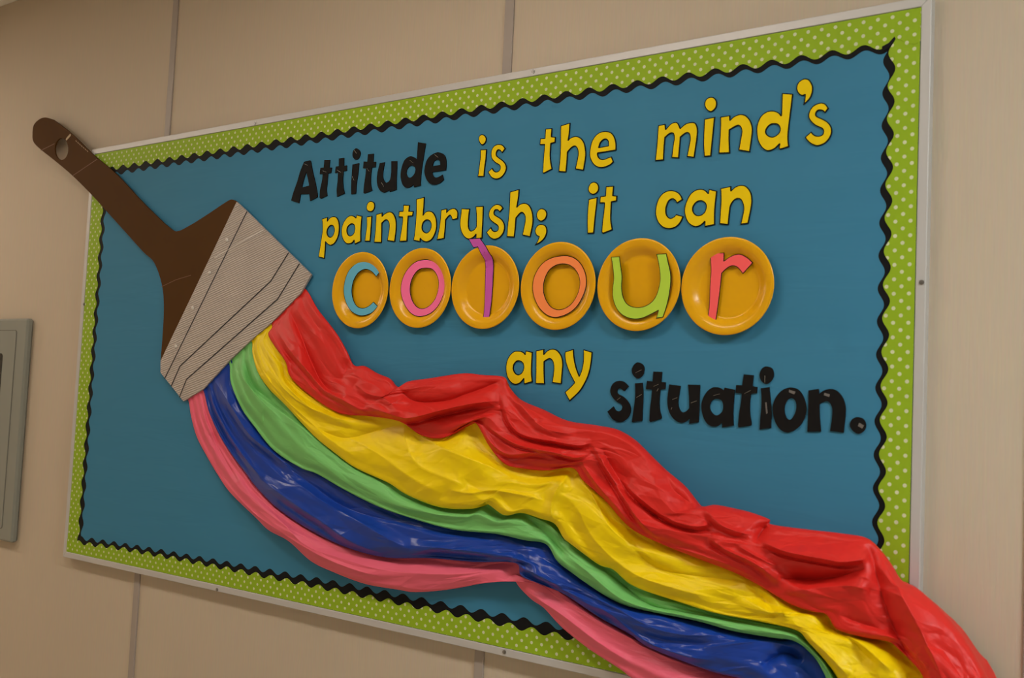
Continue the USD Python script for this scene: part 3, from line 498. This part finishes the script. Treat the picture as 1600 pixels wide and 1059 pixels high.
def ribbon(color, label, top, bot, base, bulge, strokes, seed, long_amp, facet_amp, lip=0.5, tuck=0.0, hang=('RT', 'RB'), n_long=5, N=1050, Mt=100):
    """top / bot: the traced edges. base: [(s, depth)], bulge: [(s, extra depth)]; tuck: share by which the upper edge runs on beneath its neighbour."""
    T, Bt = resample(px(top), N), resample(px(bot), N)
    # past the board the sheets hang on down to the floor
    T, Bt = (np.vstack([C, resample(np.vstack([C[-1], px(HANG[id_])]), NE + 1)[1:]]) for C, id_ in ((T, hang[0]), (Bt, hang[1])))
    s = np.r_[np.linspace(0, 1, N), 1 + .57 * np.arange(1, NE + 1) / NE][:, None] * np.ones(Mt); N += NE; t0 = np.linspace(0, 1, Mt)[None, :] * np.ones((N, 1))
    tt = -tuck + (1 + tuck) * t0
    X = T[:, None] * (1 - tt[..., None]) + Bt[:, None] * tt[..., None]
    bs = np.interp(s, *zip(*base)); bg = np.interp(s, *zip(*bulge))
    sm = np.clip(t0 / .62, 0, 1); rise = sm * sm * (3 - 2 * sm) if tuck else np.sqrt(np.clip(1 - (1 - 2 * t0) ** 2, 0, 1))
    prof = np.where(t0 < (.62 if tuck else .5), rise, lip + (1 - lip) * np.sqrt(np.clip(1 - (np.maximum(t0 - (.62 if tuck else .5), 0) / (.38 if tuck else .5)) ** 2, 0, 1)))
    k = np.clip(s / .06, 0, 1) * np.clip(np.minimum(t0, 1.04 - t0) * 9, 0, 1)
    if tuck: k = k * np.clip((t0 - .75 * tuck / (1 + tuck)) / (.45 * tuck / (1 + tuck)), 0, 1)      # flat where the neighbour covers it
    h = stroke_height(X.reshape(-1, 2), strokes).reshape(s.shape) + crumple(s, t0, seed, long_amp, facet_amp, n_long)
    layer = .0003 * ['pink', 'blue', 'green', 'yellow', 'red'].index(color)
    depth = np.maximum(bs + bg * prof + k * h + layer, 0.0030 + layer)
    V = []
    for X_, d_ in ((X, depth),):
        q = at(X_.reshape(-1, 2), d_.ravel()); V.append(np.c_[q[:, 0], -d_.ravel(), q[:, 1] + Z0].reshape(N, Mt, 3))
    V = V[0]
    # both long edges roll back towards the board behind the front
    def roll(e, inward):
        rows = []
        d0 = -e[:, 1]
        for f, sh in ((.92, .002), (.75, .005), (.5, .009), (.30, .014), (.2, .022)):
            r = e + inward * sh; r[:, 1] = -np.maximum(d0 * f, .003); rows.append(r)
        return rows
    inn0 = V[:, 14] - V[:, 0]; inn0[:, 1] = 0; inn0 /= np.linalg.norm(inn0, axis=1, keepdims=True) + 1e-9
    inn1 = V[:, -15] - V[:, -1]; inn1[:, 1] = 0; inn1 /= np.linalg.norm(inn1, axis=1, keepdims=True) + 1e-9
    cols = roll(V[:, 0].copy(), inn0)[::-1] + [V[:, j] for j in range(Mt)] + roll(V[:, -1].copy(), inn1)
    W = np.stack(cols, 1); n2 = W.shape[1]
    i, j = np.meshgrid(np.arange(N - 1), np.arange(n2 - 1), indexing='ij'); a = i * n2 + j
    q = np.stack([a, a + 1, a + n2 + 1, a + n2], -1).reshape(-1, 4)[:, ::-1]
    f = np.vstack([q[:, [0, 1, 2]], q[:, [0, 2, 3]]])
    m = part('plastic_sheet', (W.reshape(-1, 3), f), M_cloth[color], smooth=True)
    return mark(m, label, 'plastic sheet', 'rainbow of draped plastic sheets')

RT = '455,440 478.2,452 496.6,482.5 525,519 542,547.6 553.3,570.3 570.3,571.7 590,583 610,591.6 622.5,604.3 638,595.7 672,590.6 723,583.1 753.5,585.5 787.5,588.9 796,604.2 814.7,624.6 850,640 887,657 931,664 965,671 992,686.5 1012.7,706 1040,733 1070.5,758.8 1091,784.3 1099,791 1118,788.4 1150,794.5 1172.6,800 1202,811 1206,819 1263,827 1319,833.5 1354.7,840.5 1376,858.8 1393,881 1409.7,906.8 1432,918 1449,932 1480,962 1510,1000 1545,1062 1575,1130 1600,1220'
RB = '410,485 425,508 419,522 428.7,540 445.7,564.7 451.4,584.5 462.7,598.7 482.5,615.7 510.9,635.5 536.4,646.9 576,650 624,658.2 658.4,680 692.4,684 728,664 744,662 763.7,696 787.5,724 814.7,731.7 853,735 893.8,731 910.8,750.4 944.8,781 985.6,825 1040,852.4 1091,872.7 1150,895.5 1192,918 1234.7,943.5 1268.6,955 1291,960 1308,983 1347.6,995 1387,1002 1404,1014 1432,1042 1445,1062 1470,1110 1490,1200'
YB = '378,522 393,532 394.6,553 403,581.6 420,607 445.6,632.6 474,663.8 496.6,686.5 525,709 547.6,726 570,738 607,754.5 638,774 689,792.8 740,794.5 760,787 787.5,804.7 814.7,801.3 842.8,809.8 866.6,818.3 880,840 892,850 934.7,881.4 958.3,890 991,916 1062,940.7 1118,957.6 1183,970 1243,984 1263,1003 1291,1034 1310,1062 1335,1110 1350,1200'
GB = '345,555 358,568 360.7,598.6 377.6,638.3 397.5,666.6 427,702.8 468,730 496.6,741 536,764 590,791 638,808 706,827 774,834 819,843.8 853,850 870,876 892,893.7 934.7,923.7 971,943.5 1019,956 1090,970.3 1146,985.9 1206,996 1243,1002 1271,1025 1285.5,1048 1292,1064 1305,1110 1310,1200'
BB_ = '302,597 316.7,608 326.7,644 343.6,681 363.5,712 383,738 400,760.5 434,794.5 485,828.5 542.8,855.7 604,871 672,872 740,877.8 804.5,879.5 814.7,900 850,914.5 884,929.4 934.7,963.3 985.5,991.5 1008,1008.4 1061.7,1031 1118,1051 1170,1066 1215,1110 1230,1200'
PB = '283,612 294,625 298.3,649.6 306.8,680.8 321,709 338,738 360,770 400,809 420,828.5 451,845.5 485,876 519,893 570,912 621,921 650,925 700,921 751,911 788,897 801,896 809,914 830,936 850,950 878,980 920.6,1014 968.6,1045 990,1062 1060,1115 1120,1200'
ribbon('pink', 'pink plastic sheet, lowest band of the draped rainbow', BB_, PB, [(0, .003), (.05, .004), (.5, .006), (.75, .012), (1, .035)], [(0, .0015), (.016, .002), (.06, .012), (.3, .026), (.55, .022), (.62, .010), (.7, .022), (1, .04)],
       [('332,675 343,702 357,727 372,752', -.008, 6, 10), ('400,775 440,815 478,852 536,873 604,891 700,897 760,892', .010, 9, 26), ('345,745 392,797 440,832 500,868 560,892 620,906', .006, 5, 9), ('856,921 906,952 963,986 1019,1011 1104,1045', .012, 10, 14), ('825,925 880,962 930,1000 985,1035', .008, 8, 8)], 11, .0020, .0045, hang=('BB', 'PB'), lip=.45, tuck=.35, n_long=3)
ribbon('blue', 'dark blue plastic sheet, between the green and pink bands', GB, BB_, [(0, .003), (.016, .0035), (.06, .006), (.5, .012), (.75, .02), (1, .05)], [(0, .0015), (.016, .002), (.06, .014), (.3, .03), (.6, .034), (1, .05)],
       [('335,593 363,638 392,681 428,709 470,750', .009, 10, 9), ('322,605 345,655 375,705 410,748', .006, 7, 7), ('400,743 451,781 502,815 553,849 604,866', .009, 15, 8), ('420,709 468,743 536,791 604,812 660,822', -.008, 12, 12), ('440,735 500,780 545,805 600,838 640,858', .008, 8, 12), ('640,852 700,857 751,862 805,868', .008, 16, 10),
        ('800,872 812,885 840,898 880,918', .010, 14, 6), ('906,915 963,950 1019,980 1076,992 1160,991', .010, 16, 12), ('905,929 957,962 1005,1000 1062,1022 1118,1034', .009, 12, 8), ('1100,1012 1150,1005 1200,1002 1240,1012', .010, 12, 12), ('1190,1040 1225,1020 1255,1030', -.012, 10, 10)], 23, .0026, .0062, hang=('GB', 'BB'), lip=.6, tuck=.3, n_long=4)
ribbon('green', 'bright green plastic sheet, between the yellow and blue bands', YB, GB, [(0, .003), (.016, .0035), (.06, .010), (.5, .020), (.75, .03), (1, .06)], [(0, .0015), (.016, .002), (.06, .018), (.3, .032), (.6, .03), (1, .045)],
       [('363,573 397,610 440,644 482,675 525,701 560,730 620,770', .012, 10, 22), ('383,562 392,598 417,621 462,655', -.010, 8, 10), ('372,560 380,590 405,622 440,655', .007, 7, 7), ('400,560 408,590 430,620', .008, 7, 7), ('820,806 845,826 866,848 885,870', -.010, 10, 10), ('815,802 850,815 875,835 905,862', .008, 10, 8),
        ('940,885 971,911 1008,941 1048,953 1132,965 1200,978', -.016, 12, 9), ('880,862 920,895 965,932 1010,950 1080,964 1160,984', .010, 12, 10)], 37, .0022, .0046, hang=('YB', 'GB'), lip=.6, tuck=.3, n_long=3)
ribbon('yellow', 'yellow plastic sheet, between the red and green bands', RB, YB, [(0, .003), (.016, .0035), (.06, .014), (.5, .028), (.75, .04), (1, .07)], [(0, .0015), (.016, .002), (.06, .018), (.3, .032), (.6, .03), (1, .045)],
       [('420,573 446,610 482,636 519,650 553,661', .009, 9, 9), ('400,545 410,578 440,618 480,655 520,690 560,716', .008, 8, 16), ('468,652 512,677 546,684 590,672 631,662', -.008, 10, 14), ('628,665 638,703 658,730 706,750 726,762', .009, 14, 18), ('658,682 706,706 760,726 808,750', .009, 12, 20), ('560,690 600,715 640,745 690,772', .008, 14, 16),
        ('700,765 735,770 770,766 820,774 850,782', .009, 8, 10), ('890,737 868,768 860,798 866,815', .010, 9, 9), ('904,740 931,784 955,825 985,850', .011, 16, 18), ('985,852 1025,886 1090,900 1165,906', -.012, 14, 26), ('900,790 930,845 985,893 1050,918 1120,935', .010, 18, 14), ('1180,905 1210,935 1230,970', .008, 18, 12),
        ('1249,986 1291,1020 1325,1056', .010, 10, 10), ('1290,965 1325,995 1370,1040', -.012, 10, 12), ('1310,985 1350,1010 1395,1050', .012, 10, 10)], 41, .0024, .0088, hang=('RB', 'YB'), lip=.6, tuck=.3, n_long=4)
ribbon('red', 'red plastic sheet, topmost band of the draped rainbow', RT, RB, [(0, .003), (.016, .0035), (.06, .018), (.5, .034), (.75, .05), (1, .085)], [(0, .0015), (.016, .002), (.06, .02), (.3, .030), (.6, .034), (1, .05)],
       [('451,482 468,519 491,576 511,607 539,617', -.014, 16, 7), ('428,507 451,545 480,579 505,607 534,624 576,648', .010, 12, 6), ('545,560 540,580 530,600', -.006, 8, 8), ('570,633 617,650 641,653 689,641 740,630 781,626', .024, 26, 7), ('622,604 638,621 658,628 696,626 726,616 760,604 787,592', -.018, 9, 13), ('555,600 575,615 600,622 625,645', .008, 10, 8),
        ('782,610 793,655 816,679 863,689 904,696 924,691', .011, 12, 4), ('748,652 775,676 812,696 860,706 900,715 924,706', .010, 9, 4), ('744,659 768,693 795,710 836,707 877,716', .009, 9, 5), ('790,600 820,640 850,668 900,680', .008, 12, 8),
        ('924,691 946,730 973,775 1000,815 1035,845', .012, 18, 5), ('940,700 965,745 990,780', -.010, 8, 8), ('905,716 935,760 965,795 985,822', .008, 7, 5), ('972,752 999,778 1040,808 1084,822 1112,818', .015, 24, 6), ('1040,735 1052,765 1085,790', -.006, 9, 9),
        ('1100,792 1120,815 1145,828 1185,838', .010, 10, 8), ('1187,845 1226,861 1285,873 1319,878 1359,872', .018, 26, 6), ('1215,903 1265,904 1308,900 1352,888', -.020, 16, 11), ('1107,839 1132,858 1175,878 1217,909', .012, 12, 6), ('1048,853 1104,870 1160,892 1203,918', .008, 8, 6), ('1150,850 1180,868 1215,885', .008, 6, 6), ('1203,815 1190,830 1180,848', -.010, 8, 8),
        ('1230,925 1280,918 1330,915 1360,925', .008, 14, 14), ('1359,848 1366,882 1378,929 1393,972 1420,1028 1440,1062', -.012, 10, 12), ('1372,862 1395,905 1425,960 1460,1030 1480,1080', .016, 16, 18), ('1310,960 1350,975 1385,985', -.008, 10, 10)], 53, .0026, .0090, lip=.6, n_long=4, Mt=112)

# ---------------------------------------------------------------- wall cabinet at the left edge
CX1, CZ0, CZ1, CW = -0.311, -0.011, 0.701, 0.36
cab = thing('wall_cabinet', 'grey steel wall cabinet with a narrow dark window, left of the board', 'cabinet', (CX1 - CW / 2, WALL_Y, Z0 + CZ0))
part('flange', bevel_box(CX1 - CW, CX1, WALL_Y - .022, WALL_Y, Z0 + CZ0, Z0 + CZ1, .006), M_cab, cab)
dpoly = sbox(CX1 - CW + .068, CZ0 + .048, CX1 - .068, CZ1 - .048).buffer(.008)
part('door_gap', slab(dpoly.buffer(.0025), -WALL_Y + .0215, -WALL_Y + .0223), M_shadowgap, cab)
dr = part('door', slab(dpoly, -WALL_Y + .0215, -WALL_Y + .0238), M_cab, cab)
wp = sbox(CX1 - CW + .143, CZ0 + .16, CX1 - .143, CZ1 - .126).buffer(.012)
part('window_pane', slab(wp, -WALL_Y + .0236, -WALL_Y + .0243), M_cabdark, dr)
part('door_latch', join(cyl(CX1 - CW + .100, CZ0 + .36, .011, -WALL_Y + .0236, -WALL_Y + .030, 20), box(CX1 - CW + .096, CX1 - CW + .104, WALL_Y - .036, WALL_Y - .029, Z0 + CZ0 + .345, Z0 + CZ0 + .375)), M_screw, dr)
